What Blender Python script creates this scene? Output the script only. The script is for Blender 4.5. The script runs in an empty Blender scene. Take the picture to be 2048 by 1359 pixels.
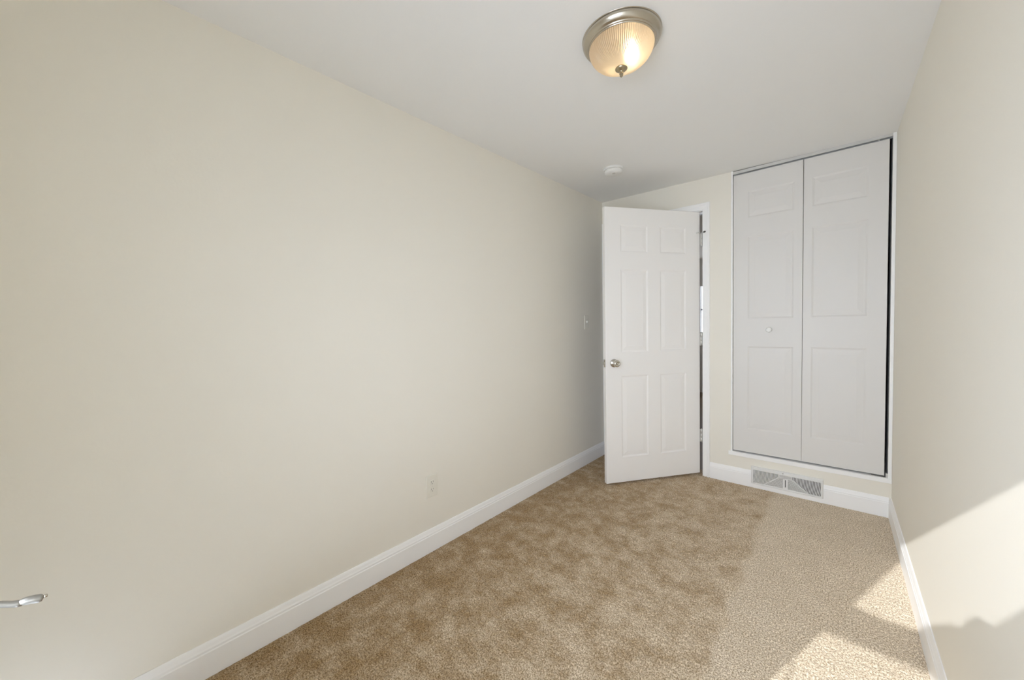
import bpy, math, random
import numpy as np
from mathutils import Vector, Matrix

random.seed(7)
C = bpy.context.scene.collection
SC = bpy.context.scene
PI = math.pi

# ------------------------------------------------------------------ room dimensions (metres)
D = 3.187          # back wall plane y = D
W = 1.895          # right wall plane x = W
H = 2.3136         # ceiling height at the back left corner
YF = -0.215         # inner face of the window wall behind the camera
YG = -0.225        # plane of the window frame


def ceil_z(x, y): return H + 0.0182 * (y - D) - 0.0104 * x      # the ceiling is slightly out of level


def left_x(y): return 0.00458 * (y - D)                          # the left wall is slightly out of square


# ------------------------------------------------------------------ camera
cam_d = bpy.data.cameras.new('camera')
cam = bpy.data.objects.new('camera', cam_d)
C.objects.link(cam)
cam_d.sensor_width = 36.0
cam_d.lens = 751.62 / 2048 * 36.0
cam_d.clip_start = 0.02
yaw, pitch, roll = 0.713355, 0.033525, -0.017721
f0 = Vector((-math.sin(yaw), math.cos(yaw), 0))
r0 = Vector((math.cos(yaw), math.sin(yaw), 0))
u0 = Vector((0, 0, 1))
f1 = f0 * math.cos(pitch) - u0 * math.sin(pitch)
u1 = u0 * math.cos(pitch) + f0 * math.sin(pitch)
r2 = r0 * math.cos(roll) + u1 * math.sin(roll)
u2 = u1 * math.cos(roll) - r0 * math.sin(roll)
CAM = Vector((1.6368, 0.0, 1.19))
mw = Matrix((r2, u2, -f1)).transposed().to_4x4()
mw.translation = CAM
cam.matrix_world = mw
SC.camera = cam

# ------------------------------------------------------------------ sky, sun, exposure
SKY = 3.8
GLOW = 17.0     # broad sky lobe facing the window, added to brighten the room's far end
SUN = 4.0
EXPOSURE = 0.22
LAMP = 13.0
world = bpy.data.worlds.new('sky')
SC.world = world
world.use_nodes = True
wn = world.node_tree.nodes
wl = world.node_tree.links
wn['Background'].inputs['Color'].default_value = (0.865, 0.965, 1.135, 1)
wtc = wn.new('ShaderNodeTexCoord')
wdot = wn.new('ShaderNodeVectorMath')
wdot.operation = 'DOT_PRODUCT'
wdot.inputs[1].default_value = Vector((0.05, -0.95, 0.17)).normalized()
wl.new(wtc.outputs['Generated'], wdot.inputs[0])
wmax = wn.new('ShaderNodeMath'); wmax.operation = 'MAXIMUM'; wmax.inputs[1].default_value = 0.0
wl.new(wdot.outputs['Value'], wmax.inputs[0])
wpow = wn.new('ShaderNodeMath'); wpow.operation = 'POWER'; wpow.inputs[1].default_value = 3.5
wl.new(wmax.outputs[0], wpow.inputs[0])
wadd = wn.new('ShaderNodeMath'); wadd.operation = 'MULTIPLY_ADD'
wadd.inputs[1].default_value = GLOW; wadd.inputs[2].default_value = SKY
wl.new(wpow.outputs[0], wadd.inputs[0])
wl.new(wadd.outputs[0], wn['Background'].inputs['Strength'])

sun_d = bpy.data.lights.new('sun', 'SUN')
sun_d.energy = SUN
sun_d.angle = math.radians(0.53)
sun_d.color = (0.98, 0.985, 1.0)
sun = bpy.data.objects.new('sun', sun_d)
C.objects.link(sun)
sdir = Vector((0.335, 0.942, -0.507)).normalized()
sun.rotation_euler = sdir.to_track_quat('-Z', 'Y').to_euler()
sun.location = (0, -3, 4)


def portal(name, loc, rot, sx, sy):
    d = bpy.data.lights.new(name, 'AREA')
    d.shape = 'RECTANGLE'
    d.size, d.size_y = sx, sy
    d.cycles.is_portal = True
    o = bpy.data.objects.new(name, d)
    C.objects.link(o)
    o.location = loc
    o.rotation_euler = rot


portal('window_daylight', (1.36, YG - 0.06, 1.2), (PI / 2, 0, 0), 1.1, 0.98)

SC.view_settings.view_transform = 'Standard'
SC.view_settings.look = 'None'
SC.view_settings.gamma = 1.0
SC.view_settings.use_curve_mapping = False
SC.view_settings.exposure = EXPOSURE
SC.cycles.max_bounces = 16
SC.cycles.diffuse_bounces = 12
SC.cycles.sample_clamp_indirect = 6.0
SC.cycles.use_denoising = True


# ------------------------------------------------------------------ materials
def new_mat(name):
    m = bpy.data.materials.new(name)
    m.use_nodes = True
    return m, m.node_tree.nodes, m.node_tree.links, m.node_tree.nodes['Principled BSDF']


def paint(name, col, rough=0.6, bump=0.0, scale=150.0, var=0.0, spec=0.3, metallic=0.0):
    m, n, l, b = new_mat(name)
    b.inputs['Base Color'].default_value = (*col, 1)
    b.inputs['Roughness'].default_value = rough
    b.inputs['Specular IOR Level'].default_value = spec
    b.inputs['Metallic'].default_value = metallic
    tc = n.new('ShaderNodeTexCoord')
    if var > 0:
        nz = n.new('ShaderNodeTexNoise')
        nz.inputs['Scale'].default_value = 2.3
        nz.inputs['Detail'].default_value = 3
        l.new(tc.outputs['Object'], nz.inputs['Vector'])
        mx = n.new('ShaderNodeMix')
        mx.data_type = 'RGBA'
        mx.inputs[6].default_value = (*[c * (1 - var) for c in col], 1)
        mx.inputs[7].default_value = (*[min(1, c * (1 + var)) for c in col], 1)
        l.new(nz.outputs['Fac'], mx.inputs[0])
        l.new(mx.outputs[2], b.inputs['Base Color'])
    if bump > 0:
        nb = n.new('ShaderNodeTexNoise')
        nb.inputs['Scale'].default_value = scale
        nb.inputs['Detail'].default_value = 2
        l.new(tc.outputs['Object'], nb.inputs['Vector'])
        bp = n.new('ShaderNodeBump')
        bp.inputs['Strength'].default_value = bump
        bp.inputs['Distance'].default_value = 0.001
        l.new(nb.outputs['Fac'], bp.inputs['Height'])
        l.new(bp.outputs['Normal'], b.inputs['Normal'])
    return m


M = {}
M['wall'] = paint('cream wall paint', (0.845, 0.815, 0.735), 0.75, 0.25, 90, 0.01, 0.2)
M['ceiling'] = paint('flat white ceiling paint', (0.85, 0.85, 0.84), 0.9, 0.25, 120, 0.01, 0.1)
M['trim'] = paint('white semigloss trim paint', (0.93, 0.93, 0.925), 0.38, 0.06, 60, 0.0, 0.4)
M['door'] = paint('white door paint', (0.91, 0.895, 0.875), 0.42, 0.10, 70, 0.0, 0.4)
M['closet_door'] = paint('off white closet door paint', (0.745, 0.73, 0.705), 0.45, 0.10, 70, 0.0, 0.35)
M['plastic'] = paint('white plastic', (0.82, 0.82, 0.80), 0.35, 0.0, 1, 0.0, 0.45)
M['almond'] = paint('off white plastic', (0.80, 0.775, 0.69), 0.35, 0.0, 1, 0.0, 0.45)
M['slot'] = paint('dark slot', (0.25, 0.24, 0.22), 0.8, 0.0, 1, 0.0, 0.2)
M['vent_back'] = paint('shaded damper metal', (0.20, 0.20, 0.19), 0.7, 0.0, 1, 0.0, 0.2)
M['vent_white'] = paint('white enamelled steel', (0.82, 0.82, 0.81), 0.35, 0.0, 1, 0.0, 0.45)
M['alu'] = paint('aluminium track', (0.72, 0.72, 0.71), 0.35, 0.0, 1, 0.0, 0.5, 0.6)
M['nickel'] = paint('brushed nickel', (0.54, 0.495, 0.42), 0.26, 0.0, 1, 0.0, 0.5, 1.0)
M['chrome'] = paint('satin chrome', (0.62, 0.60, 0.55), 0.25, 0.0, 1, 0.0, 0.5, 1.0)
M['steel'] = paint('dull silver metal', (0.40, 0.39, 0.36), 0.36, 0.0, 1, 0.0, 0.5, 0.9)
M['hinge'] = paint('painted steel hinge', (0.66, 0.65, 0.62), 0.4, 0.0, 1, 0.0, 0.5, 0.5)
M['rubber'] = paint('dark rubber', (0.10, 0.10, 0.09), 0.7)
M['closet'] = paint('closet interior paint', (0.62, 0.61, 0.58), 0.9, 0.1)
M['hall_wall'] = paint('hall wall paint', (0.86, 0.84, 0.80), 0.8, 0.1)
M['hall_ceiling'] = paint('hall ceiling paint', (0.84, 0.78, 0.69), 0.9, 0.1)
M['hall_floor'] = paint('hall floor boards', (0.20, 0.14, 0.09), 0.5, 0.1)
M['cloth'] = paint('white curtain cloth', (0.75, 0.75, 0.73), 0.9, 0.3, 200)
M['finial'] = paint('antique brass finial', (0.42, 0.36, 0.25), 0.3, 0.0, 1, 0.0, 0.5, 1.0)


def carpet_mat():
    m, n, l, b = new_mat('beige cut pile carpet')
    b.inputs['Roughness'].default_value = 0.95
    b.inputs['Specular IOR Level'].default_value = 0.05
    b.inputs['Sheen Weight'].default_value = 0.15
    tc = n.new('ShaderNodeTexCoord')
    pos = tc.outputs['Object']

    def noise(scale, detail, rough=0.5, off=0.0):
        z = n.new('ShaderNodeTexNoise')
        z.inputs['Scale'].default_value = scale
        z.inputs['Detail'].default_value = detail
        z.inputs['Roughness'].default_value = rough
        mp = n.new('ShaderNodeMapping')
        mp.inputs['Location'].default_value = (off, off * 0.7, 0)
        mp.inputs['Scale'].default_value = (1, 1, 0)
        l.new(pos, mp.inputs['Vector'])
        l.new(mp.outputs[0], z.inputs['Vector'])
        return z.outputs['Fac']

    def ramp(fac, a, bb):
        r = n.new('ShaderNodeMapRange')
        r.interpolation_type = 'SMOOTHSTEP'
        r.inputs[1].default_value = a
        r.inputs[2].default_value = bb
        l.new(fac, r.inputs[0])
        return r.outputs[0]

    def mix(fac, a, bb):
        x = n.new('ShaderNodeMix')
        x.data_type = 'RGBA'
        for i, v in ((0, fac), (6, a), (7, bb)):
            if isinstance(v, tuple):
                x.inputs[i].default_value = (*v, 1)
            elif isinstance(v, float):
                x.inputs[i].default_value = v
            else:
                l.new(v, x.inputs[i])
        return x.outputs[2]

    def mth(op, a, bb):
        x = n.new('ShaderNodeMath')
        x.operation = op
        for i, v in ((0, a), (1, bb)):
            if isinstance(v, (int, float)):
                x.inputs[i].default_value = v
            else:
                l.new(v, x.inputs[i])
        return x.outputs[0]

    # brushed up pile (darker, browner) in blotches against pile laid down (paler)
    sep0 = n.new('ShaderNodeSeparateXYZ')
    l.new(pos, sep0.inputs[0])
    blot = ramp(mth('ADD', noise(8.5, 8, 0.74, 3.1), mth('MULTIPLY', mth('SUBTRACT', sep0.outputs[0], 0.85), 0.15)), 0.27, 0.70)
    brushed = mix(blot, (0.365, 0.255, 0.135), (0.68, 0.58, 0.445))
    # a vacuum stripe along the right wall where the pile is laid evenly
    sep = n.new('ShaderNodeSeparateXYZ')
    l.new(pos, sep.inputs[0])
    wob = mth('MULTIPLY', mth('SUBTRACT', noise(3.0, 4, 0.6, 9.0), 0.5), 0.22)
    stripe = ramp(mth('ADD', sep.outputs[0], wob), 1.285, 1.325)
    even = mix(ramp(noise(9, 3, 0.5, 1.2), 0.35, 0.65), (0.70, 0.61, 0.485), (0.74, 0.65, 0.525))
    base = mix(stripe, brushed, even)
    # yarn flecks
    fl = ramp(noise(190, 3, 0.7, 0.0), 0.34, 0.66)
    dark = mix(1.0, base, base)
    fleck = n.new('ShaderNodeMix')
    fleck.data_type = 'RGBA'
    fleck.blend_type = 'MULTIPLY'
    fleck.inputs[0].default_value = 1.0
    l.new(base, fleck.inputs[6])
    l.new(mix(fl, (0.42, 0.35, 0.26), (1.30, 1.30, 1.30)), fleck.inputs[7])
    l.new(fleck.outputs[2], b.inputs['Base Color'])
    return m


M['carpet'] = carpet_mat()


def glass_shade_mat():
    m, n, l, b = new_mat('ribbed frosted glass')
    out = n['Material Output']
    tr = n.new('ShaderNodeBsdfTranslucent')
    tr.inputs['Color'].default_value = (1.0, 0.91, 0.78, 1)
    rf = n.new('ShaderNodeBsdfRefraction')
    rf.inputs['Color'].default_value = (1.0, 0.90, 0.74, 1)
    rf.inputs['Roughness'].default_value = 0.72
    rf.inputs['IOR'].default_value = 1.25
    b.inputs['Base Color'].default_value = (0.62, 0.53, 0.42, 1)
    b.inputs['Roughness'].default_value = 0.22
    m1 = n.new('ShaderNodeMixShader')
    m1.inputs[0].default_value = 0.55
    l.new(tr.outputs[0], m1.inputs[1])
    l.new(rf.outputs[0], m1.inputs[2])
    mx = n.new('ShaderNodeMixShader')
    mx.inputs[0].default_value = 0.62
    l.new(b.outputs[0], mx.inputs[1])
    l.new(m1.outputs[0], mx.inputs[2])
    l.new(mx.outputs[0], out.inputs['Surface'])
    return m


M['shade'] = glass_shade_mat()


def emit_mat(name, col, s):
    m, n, l, b = new_mat(name)
    b.inputs['Base Color'].default_value = (*col, 1)
    b.inputs['Emission Color'].default_value = (*col, 1)
    b.inputs['Emission Strength'].default_value = s
    return m


M['bulb'] = emit_mat('lit bulb', (1.0, 0.86, 0.63), LAMP)


def pane_mat():
    m, n, l, b = new_mat('window glass')
    out = n['Material Output']
    tr = n.new('ShaderNodeBsdfTransparent')
    gl = n.new('ShaderNodeBsdfGlossy')
    gl.inputs['Roughness'].default_value = 0.02
    mx = n.new('ShaderNodeMixShader')
    mx.inputs[0].default_value = 0.06
    l.new(tr.outputs[0], mx.inputs[1])
    l.new(gl.outputs[0], mx.inputs[2])
    l.new(mx.outputs[0], out.inputs['Surface'])
    return m


M['pane'] = pane_mat()


# ------------------------------------------------------------------ mesh helpers
class MB:
    def __init__(s): s.v = []; s.f = []; s.sm = []

    def add(s, vs, fs, smooth=False, mtx=None):
        o = len(s.v)
        s.v += [tuple(mtx @ Vector(v)) if mtx is not None else tuple(v) for v in vs]
        for f in fs:
            s.f.append(tuple(i + o for i in f))
            s.sm.append(smooth)
        return s

    def box(s, x0, x1, y0, y1, z0, z1, mtx=None):
        vs = [(x, y, z) for z in (z0, z1) for y in (y0, y1) for x in (x0, x1)]
        return s.add(vs, [(0, 2, 3, 1), (4, 5, 7, 6), (0, 1, 5, 4), (2, 6, 7, 3), (0, 4, 6, 2), (1, 3, 7, 5)], mtx=mtx)

    def prism(s, loops, smooth=False, mtx=None, cap=True):
        """loops: list of equal-length closed rings joined in order."""
        n = len(loops[0])
        vs = [p for L in loops for p in L]
        fs = []
        for k in range(len(loops) - 1):
            for i in range(n):
                j = (i + 1) % n
                fs.append((k * n + i, k * n + j, (k + 1) * n + j, (k + 1) * n + i))
        s.add(vs, fs, smooth, mtx)
        if cap:
            o = len(s.v) - len(vs)
            s.f.append(tuple(o + i for i in range(n))[::-1]); s.sm.append(False)
            s.f.append(tuple(o + (len(loops) - 1) * n + i for i in range(n))); s.sm.append(False)
        return s

    def lathe(s, prof, n=48, mtx=None, smooth=True, mod=None):
        """prof: (r, z) pairs turned about z; mod(angle, r, z) may change r."""
        loops = []
        for r, z in prof:
            loops.append([((mod(2 * PI * i / n, r, z) if mod else r) * math.cos(2 * PI * i / n),
                           (mod(2 * PI * i / n, r, z) if mod else r) * math.sin(2 * PI * i / n), z) for i in range(n)])
        return s.prism(loops, smooth, mtx, cap=True)

    def tube(s, pts, radii, n=16):
        loops = []
        P = [Vector(p) for p in pts]
        for i, p in enumerate(P):
            t = (P[min(i + 1, len(P) - 1)] - P[max(i - 1, 0)]).normalized()
            a = t.cross(Vector((1, 0, 0.1))).normalized()
            b = t.cross(a).normalized()
            ra = radii[i] if isinstance(radii[i], tuple) else (radii[i], radii[i])
            loops.append([tuple(p + a * ra[0] * math.cos(2 * PI * k / n) + b * ra[1] * math.sin(2 * PI * k / n)) for k in range(n)])
        return s.prism(loops, True)

    def build(s, name, mat, parent=None, bevel=0.0, seg=2):
        me = bpy.data.meshes.new(name)
        me.from_pydata(s.v, [], s.f)
        me.materials.append(mat)
        me.polygons.foreach_set('use_smooth', s.sm)
        import bmesh
        bm = bmesh.new(); bm.from_mesh(me)
        bmesh.ops.recalc_face_normals(bm, faces=bm.faces)
        bm.to_mesh(me); bm.free()
        me.update()
        o = bpy.data.objects.new(name, me)
        C.objects.link(o)
        if parent is not None:
            o.parent = parent
        if bevel > 0:
            b = o.modifiers.new('bevel', 'BEVEL')
            b.width = bevel; b.segments = seg; b.limit_method = 'ANGLE'; b.angle_limit = math.radians(40)
        return o


def empty(name, loc, rz=0.0):
    o = bpy.data.objects.new(name, None)
    C.objects.link(o)
    o.location = loc
    o.rotation_euler = (0, 0, rz)
    o.empty_display_size = 0.1
    return o


def tag(o, label, cat, group=None, kind=None):
    o['label'] = label
    o['category'] = cat
    if group: o['group'] = group
    if kind: o['kind'] = kind
    return o


def struct(o, label, cat): return tag(o, label, cat, kind='structure')


# ------------------------------------------------------------------ floor: cut pile carpet as a displaced grid
def build_floor():
    sp = 0.0042
    x0, x1, y0, y1 = -0.03, W + 0.005, -0.115, D + 0.115
    nx, ny = int((x1 - x0) / sp), int((y1 - y0) / sp)
    rng = np.random.default_rng(3)
    gx, gy = np.meshgrid(np.linspace(x0, x1, nx), np.linspace(y0, y1, ny))
    z = rng.random((ny, nx))
    sm = (z + 0.9 * np.roll(z, 1, 0) + 0.9 * np.roll(z, 1, 1) + 0.7 * np.roll(np.roll(z, 1, 0), 1, 1)) / 3.5
    sm = (sm - sm.mean()) / sm.std()
    lo = rng.random((ny // 40 + 3, nx // 40 + 3))
    iy = np.arange(ny) / 40.0; ix = np.arange(nx) / 40.0
    fy, fx = iy.astype(int), ix.astype(int)
    ty, tx = (iy - fy)[:, None], (ix - fx)[None, :]
    a = lo[fy][:, fx] * (1 - ty) * (1 - tx) + lo[fy + 1][:, fx] * ty * (1 - tx) + lo[fy][:, fx + 1] * (1 - ty) * tx + lo[fy + 1][:, fx + 1] * ty * tx
    amp = np.where(gx > 1.30, 0.0010, 0.0016)
    hgt = amp * np.clip(sm, -2.2, 2.2) + 0.002 * (a - 0.5) - 0.002
    # the pile is tucked down along the baseboards
    dist = np.minimum.reduce([gx - left_x(gy) - 0.013, W - 0.013 - gx, np.where(gx > 0.9, D - 0.013 - gy, 1.0)])
    k = np.clip(dist / 0.014, 0, 1)
    hgt = hgt * (0.25 + 0.75 * k) - 0.004 * (1 - k)
    jx = gx + (rng.random((ny, nx)) - 0.5) * sp * 0.7
    jy = gy + (rng.random((ny, nx)) - 0.5) * sp * 0.7
    co = np.stack([jx, jy, hgt], -1).reshape(-1, 3).astype(np.float32)
    idx = np.arange(nx * ny).reshape(ny, nx)
    q = np.stack([idx[:-1, :-1], idx[:-1, 1:], idx[1:, 1:], idx[1:, :-1]], -1).reshape(-1, 4).astype(np.int32)
    me = bpy.data.meshes.new('floor')
    me.vertices.add(len(co)); me.vertices.foreach_set('co', co.ravel())
    me.loops.add(q.size); me.loops.foreach_set('vertex_index', q.ravel())
    me.polygons.add(len(q))
    me.polygons.foreach_set('loop_start', np.arange(0, q.size, 4, dtype=np.int32))
    me.polygons.foreach_set('use_smooth', np.ones(len(q), dtype=bool))
    me.update(calc_edges=True)
    me.materials.append(M['carpet'])
    o = bpy.data.objects.new('floor', me)
    C.objects.link(o)
    return o


struct(build_floor(), 'beige brown cut pile carpet covering the bedroom floor', 'carpet')

# ------------------------------------------------------------------ shell
TOP = 2.42
mb = MB()
mb.prism([[(left_x(y) - 0.12, y, 0), (left_x(y), y, 0), (left_x(y), y, TOP), (left_x(y) - 0.12, y, TOP)] for y in (YF - 0.15, D)])
struct(mb.build('wall_left', M['wall']), 'long plain cream wall on the left side of the room', 'wall')
mb = MB().box(W, W + 0.12, YF - 0.15, D, -0.02, TOP)
struct(mb.build('wall_right', M['wall']), 'cream wall on the right with the bright sun patch', 'wall')

DX0, DX1, DZ = 0.030, 0.860, 2.068            # rough door opening
CX0, CX1, CZ0, CZ1 = 1.040, 1.893, 0.222, 2.31  # rough closet opening
mb = MB()
mb.box(-0.14, DX0, D, D + 0.12, -0.02, TOP)
mb.box(DX0, DX1, D, D + 0.12, DZ, TOP)
mb.box(DX1, CX0, D, D + 0.12, -0.02, TOP)
mb.box(CX0, CX1, D, D + 0.12, -0.02, CZ0)
mb.box(CX0, CX1, D, D + 0.12, CZ1, TOP)
mb.box(CX1, W + 0.12, D, D + 0.12, -0.02, TOP)
struct(mb.build('wall_back', M['wall']), 'cream end wall around the open door and closet', 'wall')

# window wall behind the camera
WX0, WX1, WZ0, WZ1 = 0.80, 1.88, 0.74, 1.70
mb = MB()
mb.box(-0.16, WX0, YF - 0.15, YF, -0.02, TOP)
mb.box(WX1, W, YF - 0.15, YF, -0.02, TOP)
mb.box(WX0, WX1, YF - 0.15, YF, -0.02, WZ0)
mb.box(WX0, WX1, YF - 0.15, YF, WZ1, TOP)
struct(mb.build('wall_front', M['wall']), 'cream window wall behind the camera', 'wall')

mb = MB()
xs, ys = (-0.16, W + 0.13), (YF - 0.16, D + 0.005)
q = [(xs[0], ys[0]), (xs[1], ys[0]), (xs[1], ys[1]), (xs[0], ys[1])]
mb.prism([[(x, y, ceil_z(x, y)) for x, y in q], [(x, y, TOP + 0.06) for x, y in q]])
struct(mb.build('ceiling', M['ceiling']), 'flat white ceiling over the narrow room', 'ceiling')

# baseboards
PROF = [(0, -0.01), (0.013, -0.01), (0.013, 0.083), (0.0108, 0.0865), (0.0108, 0.0935), (0.0085, 0.099), (0.0060, 0.1095), (0.0035, 0.1166), (0, 0.1166)]


def baseboard(name, p0, p1, nrm, label):
    mb = MB()
    mb.prism([[(p[0] + nrm[0] * t, p[1] + nrm[1] * t, z) for t, z in PROF] for p in (p0, p1)])
    o = mb.build(name, M['trim'])
    struct(o, label, 'baseboard')
    return o


baseboard('baseboard_left', (left_x(YF), YF), (left_x(D - 0.02), D - 0.02), (1, 0), 'white baseboard along the long left wall')
baseboard('baseboard_right', (W, YF), (W, D), (-1, 0), 'white baseboard along the right wall crossing the sun patch')
baseboard('baseboard_back', (0.893, D), (W - 0.012, D), (0, -1), 'white baseboard under the closet on the end wall')


# ------------------------------------------------------------------ window behind the camera (its frame shapes the sun patches)
win = empty('window_1', (0, YG, 0))
struct(win, 'casement window behind the camera', 'window')
DY = YG + 0.17                                # the edges below were measured for a frame plane at y = -0.17
OX, OZ = 0.3556 * DY, -0.5382 * DY
JL, TP, SILL = 0.889 + OX, 1.590 + OZ, 0.80
fr = MB()
fr.box(WX0, JL, -0.012, 0.010, WZ0, WZ1)
fr.box(1.85, WX1, -0.012, 0.012, WZ0, WZ1)
fr.box(JL, 1.85, -0.012, 0.012, TP, WZ1)
fr.box(JL, 1.85, -0.012, 0.012, WZ0, SILL)
fr.box(JL, 1.85, -0.012, 0.012, 1.085 + OZ, 1.190 + OZ)
fr.build('window_frame', M['trim'], win)
# unseen cloth added over the middle rail to shape the sun patch, its top edge creeping up to the right in small waves
edge = [(0.889, 1.203), (0.95, 1.198), (1.02, 1.190), (1.09, 1.197), (1.16, 1.238), (1.20, 1.250), (1.26, 1.266), (1.29, 1.262), (1.325, 1.297), (1.354, 1.307),
        (1.391, 1.290), (1.42, 1.317), (1.446, 1.338), (1.52, 1.375), (1.60, 1.40), (1.70, 1.43), (1.85, 1.46)]
lower = [(0.889, 1.077), (1.16, 1.088), (1.85, 1.10)]
edge = [(a + OX, b + OZ) for a, b in edge]
lower = [(a + OX, b + OZ) for a, b in lower]
cl = MB()
N = 60
top, bot = [], []
for i in range(N + 1):
    x = JL + (1.85 - JL) * i / N
    zt = np.interp(x, [e[0] for e in edge], [e[1] for e in edge])
    zb = np.interp(x, [e[0] for e in lower], [e[1] for e in lower])
    wv = 0.014 + 0.003 * math.sin(i * 0.9)
    top.append((x, wv, zt)); bot.append((x, wv, zb))
vs = top + bot + [(a, b + 0.003, c) for a, b, c in top + bot]
n1 = N + 1
fs = []
for i in range(N):
    fs += [(i, i + 1, n1 + i + 1, n1 + i), (2 * n1 + i, 3 * n1 + i, 3 * n1 + i + 1, 2 * n1 + i + 1), (i, 2 * n1 + i, 2 * n1 + i + 1, i + 1), (n1 + i, n1 + i + 1, 3 * n1 + i + 1, 3 * n1 + i)]
cl.add(vs, fs, True)
cl.build('sun_blocker', M['cloth'], win)
MB().box(JL, 1.85, -0.004, -0.001, SILL, TP).build('pane', M['pane'], win)
sill = MB().box(WX0 - 0.02, WX1 - 0.0, 0.012, 0.085, WZ0, WZ0 + 0.02)
sill.build('sill', M['trim'], win, bevel=0.003)

# the window's crank: the only bit of the window the photograph shows
X = 0.9368
cr = empty('window_crank', (X, YG + 0.012, 0.82))
tag(cr, 'silver metal crank handle poking in at the lower left photo edge', 'window crank')


def rel(pts): return [(0, p[0] - (YG + 0.012), p[1] - 0.82) for p in pts]


MB().box(-0.018, 0.018, -0.002, 0.03, -0.015, 0.03).build('base', M['chrome'], cr, bevel=0.004)
arm = MB()
arm.tube(rel([(-0.205, 0.835), (-0.175, 0.862), (-0.140, 0.878), (-0.105, 0.886), (-0.088, 0.8955), (-0.075, 0.8955), (-0.0665, 0.8928), (-0.0605, 0.8893), (-0.0565, 0.8875), (-0.052, 0.8866)]),
         [0.0042, 0.0042, 0.0042, 0.0040, 0.0038, 0.0036, 0.0034, 0.0034, 0.0036, 0.0036], 14)
arm.build('crank_arm', M['steel'], cr)
g = MB()
g.tube(rel([(-0.0570, 0.8872), (-0.0545, 0.8872), (-0.0500, 0.8872), (-0.0450, 0.8862), (-0.0400, 0.8847), (-0.0380, 0.8842), (-0.0373, 0.8842)]),
       [0.0018, 0.0034, 0.0042, 0.0044, 0.0044, 0.0036, 0.0012], 18)
grip = g.build('grip', M['steel'], cr)
MB().tube(rel([(-0.0378, 0.8850), (-0.0345, 0.8853), (-0.0340, 0.8853)]), [0.0017, 0.0017, 0.0008], 12).build('rivet', M['nickel'], grip)


# ------------------------------------------------------------------ six panel leaves
def leaf_mesh(mb, w, h, t, panels, depth=0.007, ch=0.0015):
    """A leaf in local x (width), y (front face at 0, back at -t), z. panels: (x0, x1, z0, z1)."""
    xs = sorted({0.0, w, *[p[0] for p in panels], *[p[1] for p in panels]})
    zs = sorted({0.0, h, *[p[2] for p in panels], *[p[3] for p in panels]})
    steps = [(0, 0), (0.004, -0.0015), (0.010, -depth), (0.017, -depth), (0.040, -0.0018), (0.044, -0.0012)]
    for side in (0, 1):
        def P(x, y, z): return (x, y, z) if side == 0 else (x, -t - y, z)
        def cx(x): return min(max(x, ch), w - ch)
        def cz(z): return min(max(z, ch), h - ch)
        for i in range(len(xs) - 1):
            for k in range(len(zs) - 1):
                a, b, c, d = xs[i], xs[i + 1], zs[k], zs[k + 1]
                pan = any(p[0] <= a + 1e-6 and p[1] >= b - 1e-6 and p[2] <= c + 1e-6 and p[3] >= d - 1e-6 for p in panels)
                if not pan:
                    mb.add([P(cx(a), 0, cz(c)), P(cx(b), 0, cz(c)), P(cx(b), 0, cz(d)), P(cx(a), 0, cz(d))], [(0, 1, 2, 3)])
        for (a, b, c, d) in panels:
            loops = [[P(a + s, y, c + s), P(b - s, y, c + s), P(b - s, y, d - s), P(a + s, y, d - s)] for s, y in steps]
            vs = [p for L in loops for p in L]
            fs = []
            for k in range(len(loops) - 1):
                for i in range(4):
                    j = (i + 1) % 4
                    fs.append((k * 4 + i, k * 4 + j, k * 4 + 4 + j, k * 4 + 4 + i))
            m = (len(loops) - 1) * 4
            fs.append((m, m + 1, m + 2, m + 3))
            mb.add(vs, fs)
    rings = []
    for y, o in ((0, ch), (-ch, 0), (-t + ch, 0), (-t, ch)):
        rings.append([(o, y, o), (w - o, y, o), (w - o, y, h - o), (o, y, h - o)])
    mb.prism(rings, cap=False)
    return mb


# ------------------------------------------------------------------ entry door, swung into the room
door = empty('door_1', (0.8236, 3.1905, 0.0), math.radians(234.2))
struct(door, 'white six panel door standing open by the left corner', 'door')
DW, DH, DT, DB = 0.807, 2.042, 0.035, 0.014
pz = [(0.187, 0.801), (0.976, 1.590), (1.717, 1.917)]
pan = [(x0, x1, z0, z1) for z0, z1 in pz for x0, x1 in ((0.125, 0.352), (0.455, 0.682))]
lf = leaf_mesh(MB(), DW, DH, DT, pan, depth=0.005)
lf.v = [(x, y, z + DB) for x, y, z in lf.v]
lf.build('leaf', M['door'], door)
KX, KZ = 0.742, 0.912
my = Matrix.Translation((KX, 0, KZ)) @ Matrix.Rotation(-PI / 2, 4, 'X')
kn = MB().lathe([(0.031, 0.0), (0.031, 0.003), (0.027, 0.008), (0.016, 0.011), (0.0115, 0.014), (0.011, 0.024), (0.014, 0.028), (0.022, 0.033), (0.0255, 0.041), (0.0255, 0.048), (0.022, 0.055), (0.012, 0.058), (0.0115, 0.0565), (0.006, 0.0565)], 40, my)
knob = kn.build('door_knob', M['chrome'], door)
MB().lathe([(0.006, 0.055), (0.0055, 0.060), (0.002, 0.0605)], 20, my).build('button', M['nickel'], knob)
my2 = Matrix.Translation((KX, -DT, KZ)) @ Matrix.Rotation(PI / 2, 4, 'X')
MB().lathe([(0.031, 0.0), (0.031, 0.003), (0.027, 0.008), (0.012, 0.012), (0.011, 0.024), (0.022, 0.033), (0.0255, 0.043), (0.022, 0.053), (0.006, 0.057)], 40, my2).build('door_knob', M['chrome'], door)
lp = MB().box(DW - 0.001, DW + 0.0018, -0.030, -0.005, KZ - 0.028, KZ + 0.028)
plate = lp.build('latch_plate', M['chrome'], door)
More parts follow.
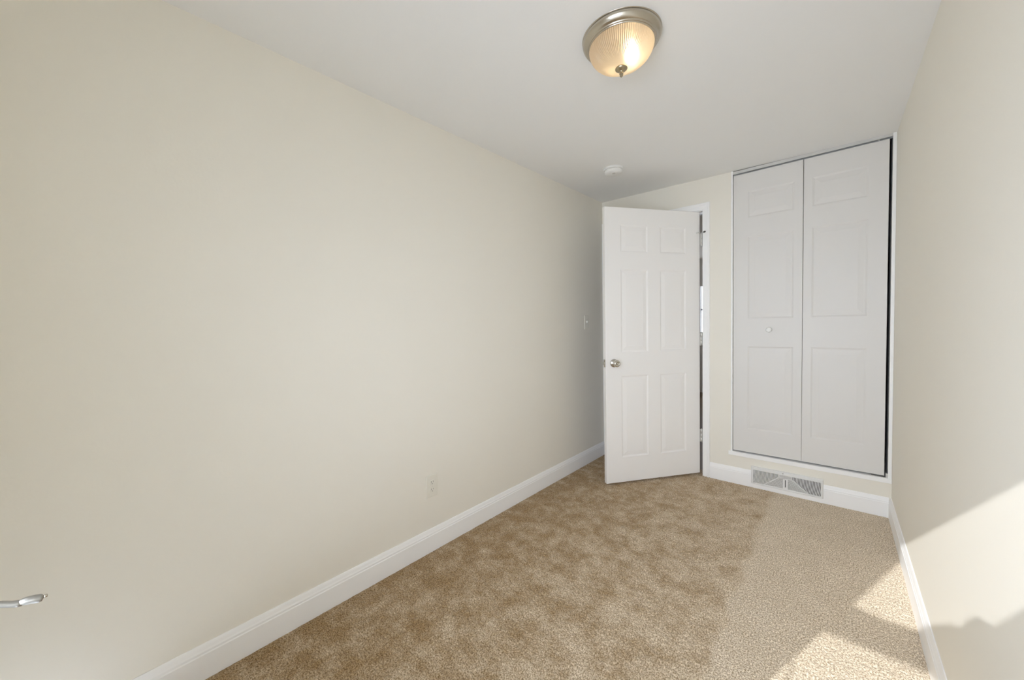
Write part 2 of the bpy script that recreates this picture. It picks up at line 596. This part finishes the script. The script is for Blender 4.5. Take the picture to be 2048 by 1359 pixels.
MB().box(DW + 0.0015, DW + 0.011, -0.024, -0.011, KZ - 0.011, KZ + 0.011).build('latch_bolt', M['chrome'], plate, bevel=0.003)
HINGES = ((1.785, 1.888), (1.023, 1.122), (0.262, 0.362))
for z0, z1 in HINGES:
    hg = MB()
    mz = Matrix.Translation((-0.004, 0.012, 0))
    hg.lathe([(0.0065, z0), (0.0065, z0 + 0.0325), (0.0058, z0 + 0.033), (0.0065, z0 + 0.0335), (0.0065, z1 - 0.0335), (0.0058, z1 - 0.033), (0.0065, z1 - 0.0325), (0.0065, z1), (0.0045, z1 + 0.004), (0.002, z1 + 0.006)], 20, mz)
    hg.box(-0.0052, -0.0028, -0.001, 0.012, z0, z1)
    hg.box(-0.0160, -0.0040, 0.0108, 0.0132, z0, z1)
    hg.box(-0.0022, 0.0, -0.030, 0.0015, z0, z1)
    hg.build('hinge', M['hinge'], door)
# pin stop on the top hinge
st = MB()
st.lathe([(0.009, 1.8925), (0.009, 1.8955)], 20, Matrix.Translation((-0.004, 0.012, 0)))
st.tube([(-0.003, 0.016, 1.894), (-0.001, 0.032, 1.894), (0.000, 0.046, 1.894)], [0.0025, 0.0025, 0.0025], 10)
st.tube([(0.000, 0.014, 1.894), (0.018, 0.020, 1.894), (0.028, 0.012, 1.894)], [0.0025, 0.0025, 0.0025], 10)
stop = st.build('door_stop', M['hinge'], door)
MB().tube([(0.000, 0.044, 1.894), (0.000, 0.056, 1.894)], [0.0065, 0.0065], 14).build('bumper', M['rubber'], stop)
MB().tube([(0.026, 0.014, 1.894), (0.0305, 0.002, 1.894)], [0.006, 0.006], 14).build('bumper', M['plastic'], stop)

# casing and jamb
CI, CO, CT = 0.846, 0.897, 2.117          # inner, outer edge and top of the casing
cprof = [(0.0, 0.0), (0.0, 0.009), (0.006, 0.012), (0.030, 0.0135), (0.038, 0.016), (0.048, 0.0165), (0.051, 0.014), (0.051, 0.0)]
cas = empty('trim_1', (0, D, 0))
struct(cas, 'white casing and jamb around the open door', 'door casing')
mb = MB()
mb.prism([[(CI + a, -t, -0.01) for a, t in cprof], [(CI + a, -t, 2.066 + a) for a, t in cprof]])
mb.prism([[(CI + a, -t, 2.066 + a) for a, t in cprof], [(0.002, -t, 2.066 + a) for a, t in cprof]])
mb.box(0.001, 0.036, -0.0135, 0.0, -0.01, 2.066)
mb.build('casing', M['trim'], cas)
mb = MB()
mb.box(0.851, DX1, -0.001, 0.12, -0.01, 2.061)
mb.box(DX0, 0.040, -0.001, 0.12, -0.01, 2.061)
mb.box(DX0, DX1, -0.001, 0.12, 2.061, DZ)
mb.box(0.839, 0.851, 0.038, 0.072, -0.01, 2.061)
mb.box(0.040, 0.052, 0.038, 0.072, -0.01, 2.061)
mb.box(0.040, 0.851, 0.038, 0.072, 2.049, 2.061)
mb.build('jamb', M['trim'], cas)

# ------------------------------------------------------------------ closet: frame, track and two folding leaves
cf = empty('trim_2', (0, D, 0))
struct(cf, 'narrow white frame and metal track around the closet doors', 'closet frame')
mb = MB()
mb.box(1.0395, 1.0505, -0.006, 0.10, 0.222, 2.306)
mb.box(1.8775, 1.8940, -0.006, 0.10, 0.222, 2.300)
mb.box(1.0255, 1.8940, -0.013, 0.10, 0.207, 0.2345)
mb.build('frame', M['trim'], cf, bevel=0.0015)
mb = MB()
x0, x1 = 1.0505, 1.8775
mb.box(x0, x1, -0.003, 0.0, 2.2765, 2.2975)
mb.box(x0, x1, 0.0, 0.03, 2.294, 2.2975)
mb.box(x0, x1, 0.030, 0.033, 2.2765, 2.2975)
mb.build('track', M['alu'], cf)
mb = MB()
mb.box(1.805, 1.872, -0.008, 0.022, 0.2345, 0.2375)
mb.box(1.868, 1.8775, -0.004, 0.022, 0.2345, 0.262)
mb.build('pivot_bracket', M['alu'], cf)

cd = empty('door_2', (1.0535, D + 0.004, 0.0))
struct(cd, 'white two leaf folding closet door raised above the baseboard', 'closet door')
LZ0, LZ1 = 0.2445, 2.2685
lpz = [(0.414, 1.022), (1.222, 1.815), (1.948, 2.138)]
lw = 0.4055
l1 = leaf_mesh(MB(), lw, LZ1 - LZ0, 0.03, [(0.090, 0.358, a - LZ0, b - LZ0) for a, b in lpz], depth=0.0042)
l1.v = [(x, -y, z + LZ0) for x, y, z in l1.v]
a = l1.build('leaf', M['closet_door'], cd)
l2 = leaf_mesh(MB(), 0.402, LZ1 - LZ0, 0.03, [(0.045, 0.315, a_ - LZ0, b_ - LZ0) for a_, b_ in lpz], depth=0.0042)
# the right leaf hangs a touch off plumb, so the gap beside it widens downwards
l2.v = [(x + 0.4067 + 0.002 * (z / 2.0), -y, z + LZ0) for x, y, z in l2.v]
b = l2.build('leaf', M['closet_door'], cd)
mk = Matrix.Translation((0.2215, 0.0, 1.141)) @ Matrix.Rotation(PI / 2, 4, 'X')
MB().lathe([(0.010, 0.0), (0.009, 0.005), (0.008, 0.012), (0.013, 0.016), (0.0185, 0.022), (0.0185, 0.027), (0.013, 0.031), (0.004, 0.032)], 32, mk).build('knob', M['plastic'], a)
for z in (0.55, 1.25, 1.95):
    MB().box(0.400, 0.414, 0.0285, 0.0305, z - 0.035, z + 0.035).build('leaf_hinge', M['alu'], cd)
MB().lathe([(0.005, 2.2685), (0.005, 2.29)], 16, Matrix.Translation((0.765, 0.015, 0))).build('pivot_pin', M['plastic'], cd)

# closet interior
mb = MB()
mb.box(0.98, 1.0, D + 0.12, D + 0.70, 0.1, 2.4)
mb.box(W, W + 0.02, D + 0.12, D + 0.70, 0.1, 2.4)
mb.box(0.98, W + 0.02, D + 0.68, D + 0.70, 0.1, 2.4)
mb.box(0.98, W + 0.02, D + 0.12, D + 0.70, 2.38, 2.4)
mb.box(0.98, W + 0.02, D + 0.12, D + 0.70, 0.1, 0.22)
struct(mb.build('wall_closet', M['closet']), 'dark closet interior behind the folding doors', 'wall')

# ------------------------------------------------------------------ the room beyond the door, seen through the hinge gap
HY = 7.1
mb = MB()
X0, X1 = -1.6, 0.98
wx0, wx1, wz0, wz1 = -0.165, 0.90, 1.05, 1.845
mb.box(X0 - 0.1, X0, D + 0.12, HY, -0.02, 2.5)
mb.box(X1, X1 + 0.02, D + 0.70, HY, -0.02, 2.5)
mb.box(X0, -0.14, D + 0.02, D + 0.12, -0.02, 2.5)
mb.box(X0, wx0, HY, HY + 0.1, -0.02, 2.5)
mb.box(wx1, X1, HY, HY + 0.1, -0.02, 2.5)
mb.box(wx0, wx1, HY, HY + 0.1, -0.02, wz0)
mb.box(wx0, wx1, HY, HY + 0.1, wz1, 2.5)
struct(mb.build('wall_hall', M['hall_wall']), 'grey wall of the next room seen through the hinge gap', 'wall')
mb = MB().box(X0 - 0.1, X1, D + 0.12, HY + 0.1, 2.31, 2.42)
struct(mb.build('ceiling_hall', M['hall_ceiling']), 'shaded ceiling of the next room beyond the door', 'ceiling')
mb = MB().box(X0 - 0.1, X1 + 0.02, D + 0.115, HY + 0.1, -0.06, -0.004)
struct(mb.build('floor_hall', M['hall_floor']), 'dark floor of the next room beyond the door', 'floor')
w2 = empty('window_2', (0, HY + 0.05, 0))
struct(w2, 'bright window of the next room seen through the hinge gap', 'window')
mb = MB()
mb.box(wx0 - 0.0, wx0 + 0.012, -0.02, 0.02, wz0, wz1)
mb.box(wx1 - 0.03, wx1, -0.02, 0.02, wz0, wz1)
mb.box(wx0, wx1, -0.02, 0.02, 1.425, 1.455)
mb.build('sash', M['trim'], w2)
MB().box(wx0, wx1, -0.003, 0.0, wz0, wz1).build('pane', M['pane'], w2)
struct(MB().box(X0, X1, HY - 0.02, HY, 2.29, 2.31).build('trim_3', M['trim']), 'thin white moulding high in the next room', 'moulding')
portal('next_room_daylight', ((wx0 + wx1) / 2, HY + 0.12, (wz0 + wz1) / 2), (-PI / 2, 0, 0), wx1 - wx0, wz1 - wz0)


# ------------------------------------------------------------------ vent in the baseboard
def clip_half(poly, a, b, c):
    """keep a*x + b*z <= c"""
    out = []
    for i in range(len(poly)):
        p, q = poly[i], poly[(i + 1) % len(poly)]
        dp, dq = a * p[0] + b * p[1] - c, a * q[0] + b * q[1] - c
        if dp <= 0: out.append(p)
        if (dp < 0 < dq) or (dq < 0 < dp):
            t = dp / (dp - dq)
            out.append((p[0] + (q[0] - p[0]) * t, p[1] + (q[1] - p[1]) * t))
    return out


def clip_poly(strip, region):
    """clip a convex strip to a convex counter-clockwise region"""
    out = strip
    for i in range(len(region)):
        (x0, z0), (x1, z1) = region[i], region[(i + 1) % len(region)]
        dx, dz = x1 - x0, z1 - z0
        out = clip_half(out, dz, -dx, dz * x0 - dx * z0)
        if len(out) < 3: return []
    return out


VX0, VX1, VZ0, VZ1 = 1.173, 1.578, 0.026, 0.152
VW, VH = VX1 - VX0, VZ1 - VZ0
vent = empty('baseboard_vent', (VX0, D, VZ0))
tag(vent, 'white metal air vent with fan shaped louvres on the baseboard under the closet', 'air vent')
YV = -0.024                                   # front plane, local y
fr = MB()
b0 = 0.010
rings = [[(0, 0.0, 0), (VW, 0.0, 0), (VW, 0.0, VH), (0, 0.0, VH)],
         [(0, YV + 0.006, 0), (VW, YV + 0.006, 0), (VW, YV + 0.006, VH), (0, YV + 0.006, VH)],
         [(0.005, YV, 0.004), (VW - 0.005, YV, 0.004), (VW - 0.005, YV, VH - 0.004), (0.005, YV, VH - 0.004)],
         [(0.012, YV, 0.012), (VW - 0.012, YV, 0.012), (VW - 0.012, YV, VH - 0.020), (0.012, YV, VH - 0.020)],
         [(0.013, YV + 0.008, 0.013), (VW - 0.013, YV + 0.008, 0.013), (VW - 0.013, YV + 0.008, VH - 0.021), (0.013, YV + 0.008, VH - 0.021)]]
fr.prism(rings, cap=False)
fr.build('frame', M['vent_white'], vent)
MB().box(0.011, VW - 0.011, YV + 0.008, YV + 0.010, 0.011, VH - 0.018).build('damper', M['vent_back'], vent)
gx0, gx1, gz0, gz1 = 0.012, VW - 0.012, 0.012, VH - 0.020
mid = VW / 2
cl0, cl1 = mid - 0.036, mid + 0.036           # middle block at the top
zb = gz1 - 0.020
g = MB()


def slab(poly, y0, y1, tilt=0.0):
    if len(poly) < 3: return
    g.prism([[(x + tilt, y1, z) for x, z in poly], [(x, y0, z) for x, z in poly]])


def bar(a, b, wd):
    dx, dz = b[0] - a[0], b[1] - a[1]
    L = math.hypot(dx, dz)
    nx_, nz_ = -dz / L * wd / 2, dx / L * wd / 2
    slab([(a[0] - nx_, a[1] - nz_), (b[0] - nx_, b[1] - nz_), (b[0] + nx_, b[1] + nz_), (a[0] + nx_, a[1] + nz_)], YV + 0.0005, YV + 0.007)


# regions, counter-clockwise
dl, dr = gx0 + 0.070, gx1 - 0.070             # feet of the slanting ribs
left_fan = [(gx0, gz0), (dl, gz0), (cl0, zb), (cl0, gz1), (gx0, gz1)]
right_fan = [(dr, gz0), (gx1, gz0), (gx1, gz1), (cl1, gz1), (cl1, zb)]
low_l = [(dl, gz0), (mid - 0.014, gz0), (mid - 0.014, zb), (cl0, zb)]
low_r = [(mid + 0.014, gz0), (dr, gz0), (cl1, zb), (mid + 0.014, zb)]
top_c = [(cl0, zb), (cl1, zb), (cl1, gz1), (cl0, gz1)]


def fan(region, xa, xb, lean, wd=0.0036, step=0.0078):
    """slightly curved upright louvres clipped to the region"""
    n = int((xb - xa) / step) + 3
    for i in range(-3, n + 3):
        x = xa + i * step
        seg = 5
        for k in range(seg):
            t0, t1 = k / seg, (k + 1) / seg
            z0_, z1_ = gz0 + (gz1 - gz0) * t0, gz0 + (gz1 - gz0) * t1
            o0, o1 = lean * (1 - t0) ** 1.6, lean * (1 - t1) ** 1.6
            slab(clip_poly([(x + o0, z0_), (x + o0 + wd, z0_), (x + o1 + wd, z1_), (x + o1, z1_)], region), YV + 0.001, YV + 0.0075, 0.0013 if lean > 0 else 0.0)


fan(left_fan, gx0, cl0, 0.012)
fan(right_fan, cl1, gx1, -0.012)
for reg in (low_l, low_r):
    for i in range(14):
        z = gz0 + i * 0.0062
        s_ = 0.05 if reg is low_l else -0.05
        slab(clip_poly([(gx0, z - s_ * (gx0 - mid) * 0), (gx1, z), (gx1, z + 0.0030), (gx0, z + 0.0030)], reg), YV + 0.001, YV + 0.0075)
for i in range(4):
    z = zb + 0.003 + i * 0.005
    slab([(cl0, z), (cl1, z), (cl1, z + 0.0026), (cl0, z + 0.0026)], YV + 0.001, YV + 0.0075)
bar((dl - 0.004, gz0), (cl0, zb), 0.005)
bar((dr + 0.004, gz0), (cl1, zb), 0.005)
bar((cl0, zb - 0.002), (cl0, gz1), 0.004)
bar((cl1, zb - 0.002), (cl1, gz1), 0.004)
bar((cl0, zb), (cl1, zb), 0.004)
# middle plate with the slot for the damper lever
slab([(mid - 0.014, gz0), (mid - 0.003, gz0), (mid - 0.003, zb), (mid - 0.014, zb)], YV + 0.0005, YV + 0.007)
slab([(mid + 0.003, gz0), (mid + 0.014, gz0), (mid + 0.014, zb), (mid + 0.003, zb)], YV + 0.0005, YV + 0.007)
slab([(mid - 0.003, gz0), (mid + 0.003, gz0), (mid + 0.003, gz0 + 0.012), (mid - 0.003, gz0 + 0.012)], YV + 0.0005, YV + 0.007)
slab([(mid - 0.003, zb - 0.010), (mid + 0.003, zb - 0.010), (mid + 0.003, zb), (mid - 0.003, zb)], YV + 0.0005, YV + 0.007)
g.build('louvres', M['vent_white'], vent)
MB().lathe([(0.0028, 0.0), (0.0028, 0.0012), (0.001, 0.0018)], 16, Matrix.Translation((mid - 0.014, YV, VH - 0.0085)) @ Matrix.Rotation(PI / 2, 4, 'X')).build('screw', M['slot'], vent)


# ------------------------------------------------------------------ outlet and switch on the left wall
def plate_mesh(w, h, t):
    mb = MB()
    rings = [[(0, -w / 2, -h / 2), (0, w / 2, -h / 2), (0, w / 2, h / 2), (0, -w / 2, h / 2)]]
    for x, s in ((t * 0.5, 0), (t * 0.85, 0.0015), (t, 0.004)):
        rings.append([(x, -w / 2 + s, -h / 2 + s), (x, w / 2 - s, -h / 2 + s), (x, w / 2 - s, h / 2 - s), (x, -w / 2 + s, h / 2 - s)])
    return mb.prism(rings)


out = empty('wall_outlet', (left_x(1.218) + 0.0002, 1.218, 0.3465))
tag(out, 'off white duplex wall outlet low on the long left wall', 'outlet')
plate_mesh(0.074, 0.119, 0.0055).build('cover_plate', M['almond'], out)
for dz in (0.0197, -0.0197):
    n = 28
    ring = []
    for i in range(n):
        a = 2 * PI * i / n
        ring.append((0.0172 * math.cos(a), max(-0.0128, min(0.0128, 0.0172 * math.sin(a)))))
    rc = MB().prism([[(0.004, y, dz + z) for y, z in ring], [(0.0066, y, dz + z) for y, z in ring], [(0.0072, y * 0.95, dz + z * 0.95) for y, z in ring]])
    r_ = rc.build('receptacle', M['almond'], out)
    sl = MB()
    sl.box(0.0068, 0.0075, -0.0075, -0.0052, dz - 0.001, dz + 0.0075)
    sl.box(0.0068, 0.0075, 0.0052, 0.0072, dz - 0.000, dz + 0.0075)
    sl.lathe([(0.0024, 0.0068), (0.0024, 0.0075)], 14, Matrix.Translation((0, 0, dz - 0.0075)) @ Matrix.Rotation(PI / 2, 4, 'Y'))
    sl.build('slots', M['slot'], r_)
MB().lathe([(0.003, 0.0055), (0.003, 0.0063), (0.001, 0.0068)], 16, Matrix.Rotation(PI / 2, 4, 'Y')).build('screw', M['almond'], out)

sw = empty('light_switch', (left_x(2.879) + 0.0002, 2.879, 1.2225))
tag(sw, 'small toggle light switch on the left wall near the open door', 'light switch')
plate_mesh(0.073, 0.118, 0.0055).build('cover_plate', M['almond'], sw)
tg = MB().prism([[(0.004, -0.005, -0.012), (0.004, 0.005, -0.012), (0.004, 0.005, 0.012), (0.004, -0.005, 0.012)],
                 [(0.015, -0.0035, 0.004), (0.015, 0.0035, 0.004), (0.013, 0.0035, 0.013), (0.013, -0.0035, 0.013)]])
tg.build('toggle', M['plastic'], sw, bevel=0.001)
for dz in (0.030, -0.030):
    MB().lathe([(0.003, 0.0055), (0.003, 0.0063), (0.001, 0.0068)], 16, Matrix.Translation((0, 0, dz)) @ Matrix.Rotation(PI / 2, 4, 'Y')).build('screw', M['almond'], sw)

# ------------------------------------------------------------------ smoke detector
sx, sy = 0.430, 2.520
sm = empty('smoke_detector', (sx, sy, ceil_z(sx, sy)))
tag(sm, 'round white smoke detector on the ceiling near the door', 'smoke detector')
FL = Matrix.Rotation(PI, 4, 'X')
MB().lathe([(0.066, -0.004), (0.0675, 0.001), (0.0675, 0.010), (0.065, 0.0125), (0.060, 0.013)], 56, FL).build('base', M['plastic'], sm)
bd = MB().lathe([(0.055, 0.0105), (0.058, 0.0150), (0.0615, 0.0165), (0.0615, 0.024), (0.058, 0.031), (0.049, 0.037), (0.036, 0.0395), (0.012, 0.0405)], 56, FL).build('cover', M['plastic'], sm)
MB().lathe([(0.011, 0.039), (0.011, 0.0425), (0.008, 0.0435), (0.002, 0.0438)], 24, FL @ Matrix.Translation((0.014, 0.018, 0))).build('test_button', M['hinge'], bd)

# ------------------------------------------------------------------ flush ceiling light
lx, ly = 1.0132, 1.3781
lt = empty('ceiling_light', (lx, ly, ceil_z(lx, ly)))
tag(lt, 'lit flush mount ceiling light with nickel ring and ribbed glass bowl', 'ceiling light')
pan_ = MB().lathe([(0.135, -0.006), (0.1438, -0.004), (0.1438, 0.003), (0.1425, 0.0045), (0.1375, 0.0048), (0.1375, 0.0080), (0.1425, 0.008), (0.1425, 0.011), (0.1400, 0.017), (0.1340, 0.0245), (0.1270, 0.0290), (0.1252, 0.0292),
                   (0.1252, 0.0312), (0.1240, 0.0330), (0.1218, 0.0334), (0.1210, 0.0318), (0.1205, 0.0345), (0.1188, 0.0368), (0.1168, 0.0368), (0.1165, 0.030), (0.1165, 0.010), (0.02, 0.008)], 96, FL)
pan_.build('pan', M['nickel'], lt)
prof, inner = [], []
R_, Hh = 0.1155, 0.079
NR = 22
for i in range(NR + 1):
    a = (PI / 2) * i / NR
    prof.append((R_ * math.cos(a) ** 0.92 if i < NR else 0.004, 0.033 + Hh * math.sin(a) ** 1.0))
ribs = 96


def rib(ang, r, z):
    k = max(0.0, min(1.0, (r - 0.03) / 0.05))
    return r * (1 + 0.026 * k * math.cos(ribs * ang))


sh = MB()
loops = []
n = ribs * 8
for r, z in prof:
    loops.append([(rib(2 * PI * i / n, r, z) * math.cos(2 * PI * i / n), rib(2 * PI * i / n, r, z) * math.sin(2 * PI * i / n), z) for i in range(n)])
sh.prism(loops, True, FL, cap=False)
sh.build('glass_shade', M['shade'], lt)
MB().lathe([(0.008, 0.104), (0.019, 0.1095), (0.0225, 0.1125), (0.0225, 0.1155), (0.0180, 0.1195), (0.0105, 0.1235), (0.0060, 0.1265), (0.0075, 0.1305), (0.0075, 0.1345), (0.0050, 0.1380), (0.0060, 0.1410), (0.0030, 0.1445), (0.001, 0.145)], 28, FL).build('finial', M['finial'], lt)
bl = MB().lathe([(0.011, 0.012), (0.012, 0.025), (0.018, 0.038), (0.022, 0.052), (0.021, 0.068), (0.014, 0.079), (0.002, 0.083)], 24,
                Matrix.Translation((0.034, 0.012, -0.010)) @ FL)
bl.build('bulb', M['bulb'], lt)
